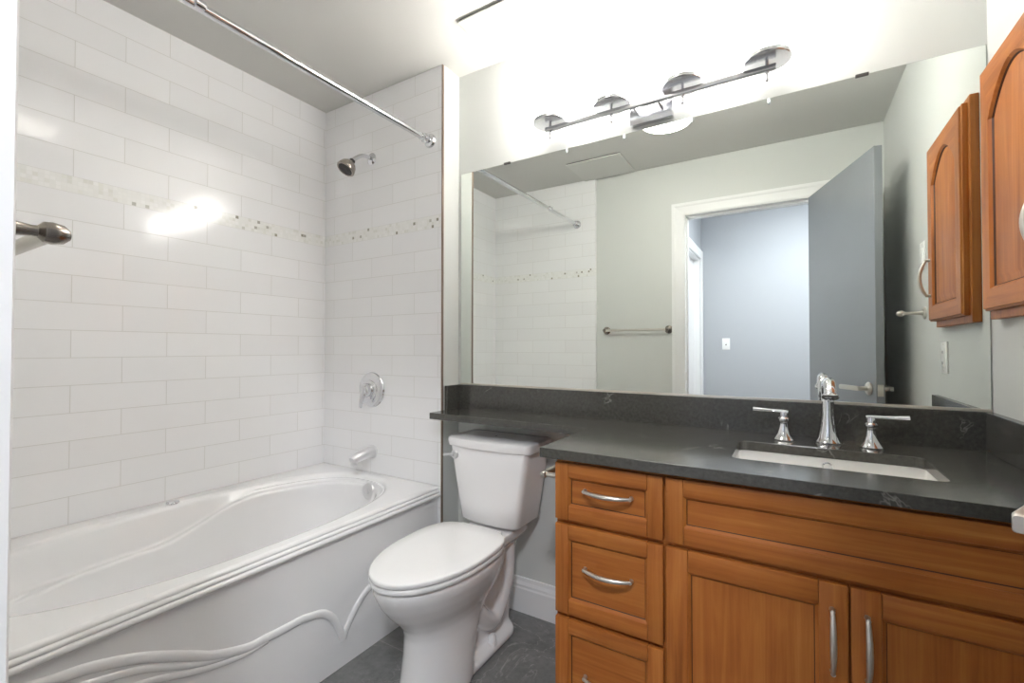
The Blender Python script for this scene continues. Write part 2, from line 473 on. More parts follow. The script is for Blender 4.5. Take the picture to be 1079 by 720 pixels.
def panel_front(name, parent, w, h, loc, rot, fw=0.045, grain='Z', th=0.019, label=None):
    """five-piece front in local x (width) / z (height), front face towards -y, back at y=0"""
    bm = bmesh.new()
    mats = ['wood_z', 'wood_x', 'dark'] if rot == 0 else ['wood_z', 'wood_y', 'dark']
    g = 0.0008
    box(bm, 0, fw, -th, 0, 0, h, 0, bev=0.0025)
    box(bm, w-fw, w, -th, 0, 0, h, 0, bev=0.0025)
    box(bm, fw+g/2, w-fw-g/2, -th+0.0006, 0, 0, fw, 1, bev=0.0022)
    box(bm, fw+g/2, w-fw-g/2, -th+0.0006, 0, h-fw, h, 1, bev=0.0022)
    # sticking: a sloped moulding ring down to the panel
    def rr(i, y): return [Vector((fw+i-0.001, y, fw+i-0.001)), Vector((w-fw-i+0.001, y, fw+i-0.001)), Vector((w-fw-i+0.001, y, h-fw-i+0.001)), Vector((fw+i-0.001, y, h-fw-i+0.001))]
    n0 = len(bm.faces)
    loft([rr(0, -th+0.003), rr(0.002, -th+0.0026), rr(0.008, -th+0.008), rr(0.0098, -th+0.0105)], False, False, True, bm)
    bm.faces.ensure_lookup_table()
    for f in list(bm.faces)[n0:]:
        c = f.calc_center_median(); f.material_index = 2 if c.y > -th+0.0085 else 1 if (c.z < fw+0.012 or c.z > h-fw-0.012) and fw+0.01 < c.x < w-fw-0.01 else 0
    n0 = len(bm.faces)
    box(bm, fw-0.001, w-fw+0.001, -th+0.0105, -0.004, fw-0.001, h-fw+0.001, 0 if grain == 'Z' else 1)
    o = link(name, bm, mats, parent, loc, (0, 0, rot), smooth=True, angle=25)
    if label: o['label'] = label
    return o

vc = thing('vanity_cabinet', 'maple vanity cabinet with three drawers and two doors under the countertop', 'cabinet', (VX0, 0, 0))
FY = -0.581                       # face-frame plane; fronts stand 19 mm before it
bm = bmesh.new()
zt = ZC - 0.0292
VW = W - 0.002 - VX0
# carcass: sides, back, bottom, toe-kick, face frame (open inside)
for b in ((0, 0.018, FY+0.018, -0.0205, 0.0, zt, 0), (VW-0.018, VW, FY+0.018, -0.0205, 0.0, zt, 0), (0.018, VW-0.018, -0.03, -0.0205, 0.09, 0.70, 0),
          (0.018, VW-0.018, FY+0.018, -0.03, 0.09, 0.108, 1), (0.018, VW-0.018, FY+0.068, FY+0.08, 0.0, 0.09, 1), (0.305, 0.321, FY+0.018, -0.03, 0.108, 0.70, 0)):
    box(bm, *b[:6], b[6], bev=0.0008, seg=1)
for b in ((0, 0.04, 0.09, zt), (0.29, 0.33, 0.09, zt), (VW-0.04, VW, 0.09, zt), (0.655, 0.69, 0.09, 0.66)):
    box(bm, b[0], b[1], FY, FY+0.018, b[2], b[3], 0)
for b in ((0.04, 0.29, 0.84, zt), (0.04, 0.29, 0.665, 0.70), (0.04, 0.29, 0.41, 0.44), (0.04, VW-0.04, 0.09, 0.125), (0.33, VW-0.04, 0.84, zt), (0.33, VW-0.04, 0.66, 0.70)):
    box(bm, b[0], b[1], FY, FY+0.018, b[2], b[3], 1)
link('carcass', bm, ['wood_z', 'wood_x'], vc, smooth=False)
yF = FY - 0.0005
for z0, z1 in ((0.693, 0.855), (0.428, 0.680), (0.108, 0.414)):
    d = panel_front('drawer', vc, 0.304, z1-z0, (0.002, yF, z0), 0, fw=0.040, grain='X')
    bow_pull(d, (0.158, -0.0195, (z1-z0)/2+0.016 if z1 < 0.8 and z1 > 0.5 else (z1-z0)/2+0.012), (1, 0, 0), (0, -1, 0), 0.132)
panel_front('false_front', vc, VW-0.316, 0.162, (0.313, yF, 0.693), 0, fw=0.042, grain='X')
dw = (VW-0.316-0.004)/2
d = panel_front('door', vc, dw, 0.572, (0.313, yF, 0.108), 0, fw=0.052)
bow_pull(d, (dw-0.028, -0.0195, 0.452), (0, 0, 1), (0, -1, 0), 0.132)
d = panel_front('door', vc, dw, 0.572, (0.313+dw+0.004, yF, 0.108), 0, fw=0.052)
bow_pull(d, (0.028, -0.0195, 0.452), (0, 0, 1), (0, -1, 0), 0.132)

# toilet paper holder on the cabinet's left side
tp = thing('toilet_paper_holder', 'empty brushed nickel toilet paper holder on vanity side beside the tank', 'paper holder', (VX0, -0.545, 0.797))
link('post', lathe([(0.0, 0.0), (0.022, 0.0), (0.023, 0.004), (0.014, 0.009), (0.0085, 0.016), (0.0075, 0.05), (0.0095, 0.058)], 24, axis=(-1, 0, 0), loc=(-0.0005, 0, 0)), 'nickel', tp)
link('roll_bar', lathe([(0.0, -0.016), (0.008, -0.014), (0.0115, -0.006), (0.0115, 0.004), (0.0095, 0.010), (0.0105, 0.02), (0.0105, 0.15), (0.008, 0.155), (0.0, 0.156)], 20, axis=(0, 1, 0), loc=(-0.062, 0, 0)), 'nickel', tp)

# ------------------------------------------------------------------ faucet
fc = thing('sink_faucet', 'chrome widespread faucet with two lever handles behind the white sink', 'faucet', (2.372, -0.105, ZC+0.0004))
bm = lathe([(0.0, 0.0), (0.036, 0.0), (0.0365, 0.004), (0.033, 0.009), (0.0285, 0.018), (0.0235, 0.040), (0.0195, 0.07), (0.0172, 0.10), (0.0168, 0.125)], 32, loc=(0, 0, 0))
link('spout_base', bm, 'chrome', fc, angle=20)
arc = catmull([(0, 0, 0.118), (0, 0.002, 0.145), (0, -0.008, 0.170), (0, -0.035, 0.184), (0, -0.068, 0.182), (0, -0.096, 0.167), (0, -0.108, 0.153)], 6)
link('spout', tube(arc, lerp_list([0.0168, 0.0172, 0.0172, 0.0168, 0.016, 0.0155, 0.0155], len(arc)), 20, up=(1, 0, 0)), 'chrome', fc)
e = Vector((0, -0.108, 0.153)); dirn = Vector((0, -0.55, -0.84)).normalized()
link('aerator', lathe([(0.0155, -0.003), (0.018, -0.001), (0.021, 0.003), (0.021, 0.006), (0.016, 0.008), (0.0, 0.007)], 24, axis=tuple(dirn), loc=tuple(e)), 'chrome', fc)
for s, dx in ((-1, -0.116), (1, 0.102)):
    bm = lathe([(0.0, 0.0), (0.030, 0.0), (0.0305, 0.003), (0.026, 0.009), (0.019, 0.020), (0.0135, 0.038), (0.0112, 0.055), (0.0118, 0.058), (0.0155, 0.062), (0.0155, 0.067), (0.0115, 0.072), (0.0115, 0.083), (0.0095, 0.088), (0.0, 0.089)], 24)
    hd = link('handle', bm, 'chrome', fc, (dx, -0.02, 0))
    pth = [(-s*0.012, 0, 0.086), (0, 0, 0.0875), (s*0.03, -0.001, 0.0885), (s*0.085, -0.004, 0.0905)]
    link('lever', tube(catmull(pth, 5), lerp_list([0.0085, 0.0085, 0.0072, 0.0105], 16), 14, flat=0.75), 'chrome', hd)

# ------------------------------------------------------------------ medicine cabinet on the right wall
MY0, MY1 = -0.482, -0.092     # y range of the door
mc = thing('medicine_cabinet', 'honey maple wall cabinet with arched panel door on right wall', 'cabinet', (W, MY0, 1.283))
mh, mw = 0.642, MY1-MY0
link('frame', B((-0.022, -0.0002, 0.012, mw+0.016, -0.022, mh+0.018), bev=0.002), 'wood_z', mc, smooth=False)
def arch_door():
    """local x 0..mw (mapped to -y later), z 0..mh, front at y=-th"""
    th, fw, rise = 0.019, 0.052, 0.095
    K = 18
    def inner(i, y):
        x0, x1, z0, zs = fw+i, mw-fw-i, fw+i, mh-fw-rise
        pts = [Vector((x0, y, z0)), Vector((x1, y, z0)), Vector((x1, y, zs))]
        cxm = (x0+x1)/2; hw = (x1-x0)/2
        for k in range(1, K):
            t = k/K; x = x1 - (x1-x0)*t
            # shoulder then arch
            pts.append(Vector((x, y, zs + (rise-i)*math.sin(PI*t)**0.85)))
        pts.append(Vector((x0, y, zs)))
        return pts
    def outerr(i, y):
        pts = [Vector((i, y, i)), Vector((mw-i, y, i)), Vector((mw-i, y, mh-fw-rise))]
        for k in range(1, K):
            t = k/K; x = mw-i - (mw-2*i)*t
            pts.append(Vector((x, y, mh-i)))
        pts.append(Vector((i, y, mh-fw-rise)))
        return pts
    bm = bmesh.new()
    def fix(r):  # the two points nearest the corners go to the corners
        r[3].x = mw - (mw - r[3].x)*0 if False else r[3].x
        return r
    def outc(i, y):
        r = outerr(i, y); r[3].x = mw-i; r[2+K-1].x = i; return r
    loft([outc(0, 0), outc(0, -th+0.006), outc(0.004, -th+0.0045), outc(0.006, -th), inner(0, -th), inner(0.002, -th+0.0006), inner(0.008, -th+0.007), inner(0.0115, -th+0.0105), inner(0.024, -th+0.0095), inner(0.034, -th+0.006)], True, True, True, bm)
    for f in bm.faces:
        c = f.calc_center_median()
        horiz = (c.z < fw-0.002 or (c.z > mh-fw-rise and fw*0.9 < c.x < mw-fw*0.9 and c.y < -th+0.0003 and len(f.verts) == 4))
        f.material_index = 1 if horiz else 0
        if len(f.verts) == 4 and all(v.co.y > -th+0.0065 for v in f.verts) and any(abs(v.co.y+th-0.007) < 1e-4 for v in f.verts) and any(abs(v.co.y+th-0.0105) < 1e-4 for v in f.verts): f.material_index = 2
    return bm
md = link('door', arch_door(), ['wood_z', 'wood_y', 'dark'], mc, (-0.0225, mw, 0), (0, 0, -PI/2), angle=25)
# the pull stands near the door's room-side edge
bm_pull = bow_pull(md, (mw-0.030, -0.0195, 0.16), (0, 0, 1), (0, -1, 0), 0.132)

# ------------------------------------------------------------------ bathtub
TX0, TX1, TY0, TY1 = 0.002, 0.838, -1.649, -0.129
ZD = 0.53
tb = thing('bathtub', 'white alcove bathtub with wavy embossed apron against the tiled wall', 'bathtub', (0.43, -0.89, 0))
TC = Vector((0.425, -0.865)); TA, TBB, TNN = 0.362, 0.695, 2.5
def sstep(a, b, x):
    t = max(0, min(1, (x-a)/(b-a))); return t*t*(3-2*t)
def tub_mesh():
    N = 128
    corners = [math.atan2(y-TC.y, x-TC.x) for x in (TX0, TX1) for y in (TY0, TY1)]
    angs = sorted([2*PI*i/N - PI + 0.003 for i in range(N)] + corners)
    def rect(a):
        c, s = math.cos(a), math.sin(a)
        ts = []
        if c > 1e-9: ts.append((TX1-TC.x)/c)
        if c < -1e-9: ts.append((TX0-TC.x)/c)
        if s > 1e-9: ts.append((TY1-TC.y)/s)
        if s < -1e-9: ts.append((TY0-TC.y)/s)
        t = min(ts); return Vector((TC.x+c*t, TC.y+s*t))
    def basin(a, ins):
        c, s = math.cos(a), math.sin(a)
        A, Bb = TA-ins, TBB-ins
        r = (abs(c/A)**TNN + abs(s/Bb)**TNN)**(-1/TNN)
        return Vector((TC.x + c*r, TC.y + s*r))
    def ring(fn): return [Vector(fn(a)) for a in angs]
    rings = [ring(lambda a: (*rect(a), ZD-0.06)), ring(lambda a: (*rect(a), ZD))]
    for ins, dz in ((-0.020, 0.0), (-0.009, -0.0012), (0.0, -0.0045), (0.007, -0.011), (0.011, -0.022)):
        rings.append(ring(lambda a, ins=ins, dz=dz: (*basin(a, ins), ZD+dz)))
    def crease(a):
        y = basin(a, 0).y; return sstep(-1.02, -0.52, y)      # 0 at the backrest end, 1 at the drain end
    def cr(a, d, dz, extra=0.0):
        k = crease(a); zc = 0.395*(1-k) + 0.497*k; ins = 0.045*(1-k) + 0.024*k
        p = basin(a, ins + d); return (p.x, p.y, zc + dz)
    for d, dz in ((-0.003, 0.012), (0.0, 0.004), (0.006, 0.0), (0.016, -0.001), (0.022, -0.005), (0.026, -0.014)):
        rings.append(ring(lambda a, d=d, dz=dz: cr(a, d, dz)))
    for t in (0.2, 0.4, 0.6, 0.8, 0.92, 1.0):
        def fn(a, t=t):
            x, y, z = cr(a, 0.026, -0.014)
            zz = z*(1-t) + 0.125*t
            end = abs(math.sin(a))**3
            ins0 = (0.045*(1-crease(a)) + 0.024*crease(a)) + 0.026
            ins = ins0 + (0.05 + 0.10*end*(1-crease(a))+0.03*end)*t**1.2 + (0.03 if t == 1.0 else 0.008 if t > 0.9 else 0)
            p = basin(a, ins); return (p.x, p.y, zz - (0.012 if t == 1.0 else 0))
        rings.append(ring(fn))
    rings.append(ring(lambda a: (*(TC + (basin(a, 0.3)-TC)*0.35), 0.105)))
    return loft(rings, False, True)
bm = tub_mesh()
# stepped front rim
prof = [(0.836, ZD), (0.846, ZD-0.0005), (0.852, ZD-0.004), (0.8535, ZD-0.010), (0.8515, ZD-0.014), (0.8565, ZD-0.016), (0.8595, ZD-0.020), (0.8595, ZD-0.025),
        (0.8565, ZD-0.028), (0.8615, ZD-0.030), (0.8645, ZD-0.034), (0.8645, ZD-0.040), (0.862, ZD-0.045), (0.853, ZD-0.049), (0.836, ZD-0.049)]
loft([[Vector((x, y, z)) for x, z in prof] for y in (TY1, TY0)], True, True, True, bm)
bmesh.ops.translate(bm, verts=bm.verts, vec=(-0.43, 0.89, 0))
shell = link('shell', bm, 'acrylic', tb, angle=50)
deps_bm = bmesh.new(); deps_bm.from_mesh(shell.data); bvh = BVHTree.FromBMesh(deps_bm)
# apron with raised waves
AX = 0.8485
bm = B((AX-0.03, AX, TY0, TY1, 0.0, ZD-0.0492), bev=0.0015, seg=1)
L1 = [(-1.62, .452), (-1.53, .445), (-1.452, .432), (-1.379, .42), (-1.283, .387), (-1.175, .331), (-1.113, .296), (-1.02, .265), (-.96, .262), (-.897, .259), (-.835, .258), (-.793, .250), (-.76, .242), (-.735, .227), (-.708, .20), (-.688, .167), (-.672, .13), (-.662, .10)]
L1b = [(-.662, .10), (-.652, .125), (-.633, .153), (-.612, .18), (-.588, .205), (-.56, .226), (-.53, .24), (-.49, .252), (-.44, .256), (-.36, .25), (-.27, .232), (-.18, .21)]
L2 = [(-1.62, .415), (-1.5, .408), (-1.379, .383), (-1.281, .356), (-1.172, .304), (-1.10, .279), (-1.02, .262)]
L3 = [(-1.62, .37), (-1.45, .355), (-1.271, .317), (-1.172, .282), (-1.10, .262), (-1.03, .25), (-.95, .252)]
for L, r in ((L1, 0.0145), (L1b, 0.0145), (L2, 0.010), (L3, 0.010)):
    pth = catmull([(AX-0.0005, y, z) for y, z in L], 6)
    tube(pth, r, 12, bm, flat=0.5, up=(1, 0, 0))
bmesh.ops.translate(bm, verts=bm.verts, vec=(-0.43, 0.89, 0))
link('apron', bm, 'acrylic', tb, angle=40)
hit = bvh.ray_cast(Vector((0.487-0.43, 0.3, 0.474)), Vector((0, 1, 0)))
p, nrm = (hit[0], hit[1]) if hit[0] else (Vector((0.057, 0.62, 0.474)), Vector((0, -1, 0)))
if nrm.y > 0: nrm = -nrm
nrm = (nrm + Vector((0.25, -0.9, 0.0))).normalized()
bm = lathe([(0.0, -0.004), (0.036, -0.004), (0.040, 0.002), (0.041, 0.006), (0.038, 0.011), (0.030, 0.012), (0.029, 0.0105), (0.012, 0.0105), (0.010, 0.014), (0.0, 0.0145)], 32, axis=tuple(nrm), loc=tuple(p))
link('overflow_plate', bm, 'pale', tb)
link('deck_cap', lathe([(0.0, 0.0), (0.022, 0.0), (0.024, 0.004), (0.021, 0.010), (0.010, 0.013), (0.0, 0.0135)], 24, loc=(0.052-0.43, -0.894+0.89, ZD-0.0005)), 'chrome', tb)

# tub spout, valve, shower head, shower rod
ts = tag(link('tub_spout', tube(catmull([(0, 0.0005, 0), (0, -0.03, 0.001), (0, -0.075, -0.004), (0, -0.11, -0.012), (0, -0.135, -0.024)], 5), lerp_list([0.029, 0.030, 0.028, 0.025, 0.021], 21), 20, up=(1, 0, 0)), 'pale', None, (0.405, -T, 0.642)),
         'short metal tub spout on the tiled end wall above the bathtub', 'spout')
link('outlet', lathe([(0.0, 0.004), (0.015, 0.002), (0.017, -0.016), (0.014, -0.018), (0.0, -0.012)], 20, loc=(0, -0.124, -0.030)), 'pale', ts)
link('mounting_flange', lathe([(0.0, 0.0), (0.034, 0.0), (0.035, 0.004), (0.030, 0.008), (0.0, 0.008)], 28, axis=(0, -1, 0), loc=(0, -0.0005, 0)), 'pale', ts)
vv = thing('shower_valve', 'round chrome shower valve with lever on tiled wall above the tub spout', 'valve', (0.396, -T, 0.965))
link('escutcheon', lathe([(0.0, 0.0), (0.090, 0.0), (0.092, 0.004), (0.089, 0.010), (0.078, 0.015), (0.052, 0.018), (0.050, 0.024), (0.040, 0.028), (0.0, 0.028)], 40, axis=(0, -1, 0), loc=(0, -0.0005, 0)), 'chrome', vv)
bm = lathe([(0.036, 0.02), (0.036, 0.045), (0.033, 0.058), (0.024, 0.066), (0.0, 0.068)], 32, axis=(0, -1, 0))
link('hub', bm, 'chrome', vv)
link('lever', tube(catmull([(0.004, -0.056, 0.01), (0.0, -0.064, -0.02), (-0.010, -0.066, -0.055), (-0.022, -0.060, -0.088)], 6), lerp_list([0.020, 0.017, 0.0125, 0.0095], 19), 16, flat=0.6, up=(0, 1, 0)), 'chrome', vv)
sh = thing('shower_sprayer', 'small satin metal shower head on a bent arm high on tiled wall', 'shower', (0.384, -T, 2.188))
link('flange', lathe([(0.0, 0.0), (0.031, 0.0), (0.032, 0.004), (0.024, 0.010), (0.012, 0.013), (0.0, 0.013)], 28, axis=(0, -1, 0), loc=(0, -0.0005, 0)), 'chrome', sh)
arm = catmull([(0, 0.0, 0), (0, -0.03, 0.002), (-0.002, -0.065, -0.004), (-0.006, -0.10, -0.028), (-0.009, -0.12, -0.048)], 6)
link('arm', tube(arm, 0.0105, 16, up=(1, 0, 0)), 'chrome', sh)
dv = Vector((-0.13, -0.55, -0.82)).normalized(); e = Vector((-0.009, -0.118, -0.046))
bm = lathe([(0.0, 0.0), (0.014, 0.0), (0.016, 0.010), (0.013, 0.018), (0.0, 0.018)], 20, axis=tuple(dv), loc=tuple(e)); link('swivel_nut', bm, 'rubber', sh)
hd = link('head', lathe([(0.0, 0.012), (0.016, 0.014), (0.027, 0.022), (0.038, 0.036), (0.045, 0.055), (0.0465, 0.066), (0.044, 0.071), (0.0, 0.069)], 32, axis=tuple(dv), loc=tuple(e)), 'oldnickel', sh)
link('spray_face', lathe([(0.0, 0.0715), (0.017, 0.0725), (0.019, 0.0705), (0.024, 0.0705), (0.026, 0.0725), (0.036, 0.072), (0.038, 0.0695), (0.0, 0.0695)], 32, axis=tuple(dv), loc=tuple(e)), 'rubber', hd)
rd = thing('shower_curtain_rod', 'straight chrome shower curtain rod high across the bathtub opening', 'curtain rod', (0.80, -0.89, 2.19))
ya, yb = -T-0.0005+0.89, -DT+0.0005+0.89
link('rod', tube([(-0.004, ya-0.02, -0.005), (-0.004, 0, -0.002), (0.0, yb+0.02, 0.0)], 0.0142, 16), 'chrome', rd)
link('sleeve', tube([(0.006, -0.27, 0.0), (0.004, -0.245, 0.0)], 0.016, 16), 'chrome', rd)
for yy, s, x in ((ya, -1, -0.004), (yb, 1, 0.0)):
    link('flange', lathe([(0.0, 0.0), (0.031, 0.0), (0.033, 0.006), (0.029, 0.016), (0.018, 0.022), (0.018, 0.030), (0.022, 0.036), (0.022, 0.046), (0.0165, 0.052), (0.0165, 0.07), (0.0, 0.07)], 28, axis=(0, s, 0), loc=(x, yy, -0.005 if s < 0 else 0)), 'chrome', rd)

# ------------------------------------------------------------------ toilet
TXC = 1.194
tl = thing('toilet', 'white two piece toilet with closed lid between bathtub and vanity', 'toilet', (TXC, 0, 0))
def egg(z, yf, yb, hw, n=48, nb=2.6, nf=2.0, split=0.58):
    """outline: front (towards -y) rounder, back squarer; widest at split of the length from the front"""
    ym = yf + (yb-yf)*split; pts = []
    for i in range(n):
        a = 2*PI*i/n; c, s = math.cos(a), math.sin(a)
        if s < 0: e_, L = nf, ym-yf
        else: e_, L = nb, yb-ym
        r = (abs(c)**e_ + abs(s)**e_)**(-1/e_)
        pts.append(Vector((hw*r*c, ym + L*r*s, z)))
    return pts
bm = loft([egg(0.425, -.795, -.255, .174), egg(0.405, -.797, -.25, .176), egg(.385, -.790, -.25, .173), egg(.35, -.772, -.25, .161), egg(.31, -.742, -.26, .143),
           egg(.275, -.708, -.28, .124), egg(.245, -.684, -.31, .112), egg(.21, -.672, -.34, .106), egg(.14, -.672, -.38, .106), egg(.06, -.682, -.40, .110), egg(0.0, -.690, -.41, .114)])
# rear trapway and deck
def sq(z, x, y0, y1, r=0.04): return rrect(-x, x, y0, y1, r, z, 4)
loft([sq(.432, .108, -.33, -.045, .04), sq(.405, .110, -.33, -.043, .04), sq(.390, .098, -.33, -.05, .04), sq(.36, .070, -.36, -.072), sq(.26, .060, -.40, -.085), sq(.16, .056, -.42, -.098), sq(.05, .056, -.42, -.11), sq(0, .058, -.42, -.11)], bm=bm)
for s in (-1, 1):
    tube(catmull([(s*.050, -.50, .27), (s*.056, -.40, .20), (s*.056, -.33, .13), (s*.052, -.26, .10), (s*.050, -.20, .16), (s*.052, -.165, .25), (s*.05, -.15, .36)], 6), lerp_list([.040, .040, .038, .036, .038, .040, .036], 37), 14, bm)
loft([rrect(-.098, .098, -.60, -.12, .07, 0.0, 6), rrect(-.100, .100, -.60, -.118, .07, .016, 6), rrect(-.094, .094, -.60, -.122, .068, .028, 6), rrect(-.07, .07, -.58, -.14, .06, .040, 6)], bm=bm)
bowl = link('bowl', bm, 'ceramic', tl)
rm = bowl.modifiers.new('merge', 'REMESH'); rm.mode = 'VOXEL'; rm.voxel_size = 0.006; rm.use_smooth_shade = True
sm = bowl.modifiers.new('soften', 'SMOOTH'); sm.factor = 0.5; sm.iterations = 9
for s in (-1, 1):
    link('bolt_cap', lathe([(0.0, 0.0), (0.018, 0.0), (0.0175, 0.014), (0.015, 0.032), (0.010, 0.040), (0.0, 0.041)], 20, loc=(s*.078, -.30, .024)), 'seat', tl)
# seat and lid
def slab_egg(z0, z1, yf, yb, hw, r=0.006, name='', mat='seat', crown=0.0):
    rg = [egg(z0, yf+r, yb-r, hw-r, nb=3.6), egg(z0+r*.5, yf+r*.2, yb-r*.2, hw-r*.2, nb=3.6), egg(z0+r, yf, yb, hw, nb=3.6), egg(z1-r, yf, yb, hw, nb=3.6), egg(z1-r*.4, yf+r*.25, yb-r*.25, hw-r*.25, nb=3.6), egg(z1, yf+r*1.1, yb-r*1.1, hw-r*1.1, nb=3.6)]
    for k in (0.7, 0.35):
        base = egg(z1+crown*(1-k*k), yf, yb, hw, nb=3.6); c = Vector((0, (yf+yb)/2, z1+crown*(1-k*k)))
        rg.append([c + (p-c)*k for p in base])
    return link(name, loft(rg), mat, tl, angle=60)
slab_egg(.4265, .4455, -.806, -.285, .180, name='seat')
slab_egg(.4465, .4660, -.808, -.283, .181, name='lid', crown=0.004)
link('seat_hinge', B((-.10, .10, -.290, -.258, .4285, .456), bev=.006), 'seat', tl)
# tank
def tk(z, w, yf, yb, bow, r=0.035):
    """tank outline with a bowed front"""
    pts = rrect(-w, w, yf, yb, r, z, 6); out = []
    for p in pts:
        if p.y < (yf+yb)/2:
            p = p - Vector((0, bow*(1-(p.x/w)**2), 0))
        out.append(p)
    return out
def dense(r, n=4):
    o = []
    for i, p in enumerate(r):
        q = r[(i+1) % len(r)]
        if i % 7 == 6:                       # a straight side between two corners
            for k in range(n*2): o.append(p.lerp(q, k/(n*2)))
        else: o.append(p)
    return o
def tkr(z, w, yf, yb, bow, r=0.035):
    pts = dense(rrect(-w, w, yf, yb, 0.022 if w > 0.12 else 0.03, z, 6)); out = []
    for p in pts:
        k = sstep((yf+yb)/2, yf+0.03, p.y) if yf+0.03 < (yf+yb)/2 else 0
        out.append(p - Vector((0, bow*max(0, 1-(p.x/w)**2)*(1 if p.y < (yf+yb)/2 else 0), 0)))
    return out
spec = [(.442, .115, -.195, -.045, .012), (.446, .135, -.208, -.034, .013), (.458, .146, -.216, -.028, .014), (.55, .160, -.222, -.025, .014), (.66, .178, -.226, -.024, .014), (.757, .194, -.229, -.024, .014), (.760, .192, -.227, -.026, .014)]
rings = [tkr(*s) for s in spec]; n0 = min(len(r) for r in rings); assert all(len(r) == n0 for r in rings), [len(r) for r in rings]
link('tank', loft(rings), 'ceramic', tl, angle=45)
spec = [(.7605, .196, -.224, -.026, .022), (.763, .206, -.231, -.022, .023), (.785, .209, -.234, -.021, .024), (.796, .207, -.232, -.022, .024), (.801, .199, -.225, -.028, .023), (.802, .15, -.17, -.06, .012)]
link('tank_lid', loft([tkr(*s) for s in spec]), 'ceramic', tl, angle=45)
fl = link('flush_lever', lathe([(0.0, 0.0), (.019, 0.0), (.0195, .005), (.015, .012), (0, .013)], 24, axis=(0, -1, 0), loc=(-.160, -.2325, .725)), 'pale', tl)
link('lever_arm', tube(catmull([(-.160, -.245, .725), (-.185, -.248, .724), (-.208, -.246, .719)], 6), lerp_list([.010, .008, .0105], 13), 12, flat=.7), 'pale', fl)
link('lid_mark', lathe([(0, 0), (.006, 0), (.006, .001), (0, .001)], 12, loc=(-.012, -.135, .8015)), 'slot', tl)

# ------------------------------------------------------------------ vanity light
vl = thing('vanity_light', 'four lamp chrome bar light fixture on the wall above the mirror', 'light fixture', (1.818, 0, 2.08))
link('backplate', B((-0.078, 0.085, -0.026, -0.0003, -0.018, 0.122), bev=0.002), 'satin', vl)
for x in (-0.045, 0.048):
    link('bracket', B((x-0.004, x+0.004, -0.086, -0.02, 0.014, 0.022), bev=0.001), 'satin', vl)
link('bar', B((-0.42, 0.425, -0.094, -0.078, 0.017, 0.035), bev=0.002), 'satin', vl)
for k in range(4):
    x = -0.398 + 0.2655*k
    hr = link('lamp_holder', lathe([(0.0, 0.047), (0.069, 0.046), (0.072, 0.049), (0.072, 0.060), (0.069, 0.063), (0.0, 0.063)], 36, loc=(x, -0.086, 0)), 'satin', vl)
    link('finial', lathe([(0.0, -0.016), (0.0045, -0.0155), (0.006, -0.012), (0.0052, -0.006), (0.0052, 0.0465), (0.0, 0.0468)], 14, loc=(x, -0.086, 0)), 'satin', hr)
    link('glass_shade', lathe([(0.060, 0.0635), (0.065, 0.066), (0.066, 0.072), (0.066, 0.160), (0.063, 0.162), (0.060, 0.160), (0.060, 0.072), (0.055, 0.068), (0.0, 0.068)], 32, loc=(x, -0.086, 0)), 'shade', hr)

# ------------------------------------------------------------------ ceiling things
dl = thing('ceiling_fill_light', 'small round white ceiling disc with added fill glow, reflected at the mirror top', 'ceiling light', (1.655, -0.99, H))
link('rim', lathe([(0.0, 0.0), (0.155, 0.0), (0.158, -0.006), (0.148, -0.014), (0.0, -0.014)], 40, loc=(0, 0, -0.0003)), 'trim', dl)
link('diffuser', lathe([(0.0, -0.034), (0.075, -0.030), (0.12, -0.022), (0.14, -0.0145), (0.0, -0.0145)], 40), 'dome', dl)
hl = thing('ceiling_fill_light', 'unseen fill lamp added on the hall ceiling outside the doorway', 'ceiling light', (2.45, -2.35, H))
link('rim', lathe([(0.0, 0.0), (0.125, 0.0), (0.128, -0.006), (0.118, -0.014), (0.0, -0.014)], 40, loc=(0, 0, -0.0003)), 'trim', hl)
link('diffuser', lathe([(0.0, -0.045), (0.06, -0.040), (0.098, -0.026), (0.112, -0.0145), (0.0, -0.0145)], 40), 'hall', hl)
def access_panel(x0, x1, y0, y1, label):
    o = thing('access_panel', label, 'access panel', ((x0+x1)/2, (y0+y1)/2, H), group=None)
    w, d = (x1-x0)/2, (y1-y0)/2
    link('panel', B((-w, w, -d, d, -0.013, -0.006), bev=0.0015), 'panel', o, smooth=False)
    link('painted_shadow_line', B((-w+0.004, w-0.004, -d+0.004, d-0.004, -0.0062, -0.0004)), 'slot', o, smooth=False)  # solid dark block, stands in for the shadow line around the panel
    for sx in (-1, 1):
        link('screw', lathe([(0.0, 0.0), (0.004, 0.0), (0.003, -0.0015), (0.0, -0.002)], 12, loc=(sx*(w-0.02), -d+0.02, -0.013)), 'nickel', o)
access_panel(1.113, 1.52, -0.323, -0.03, 'white ceiling access panel directly above the vanity light, at the mirror wall')
access_panel(0.872, 1.280, -1.64, -1.267, 'white ceiling access panel seen only in the mirror, above the towel bar')

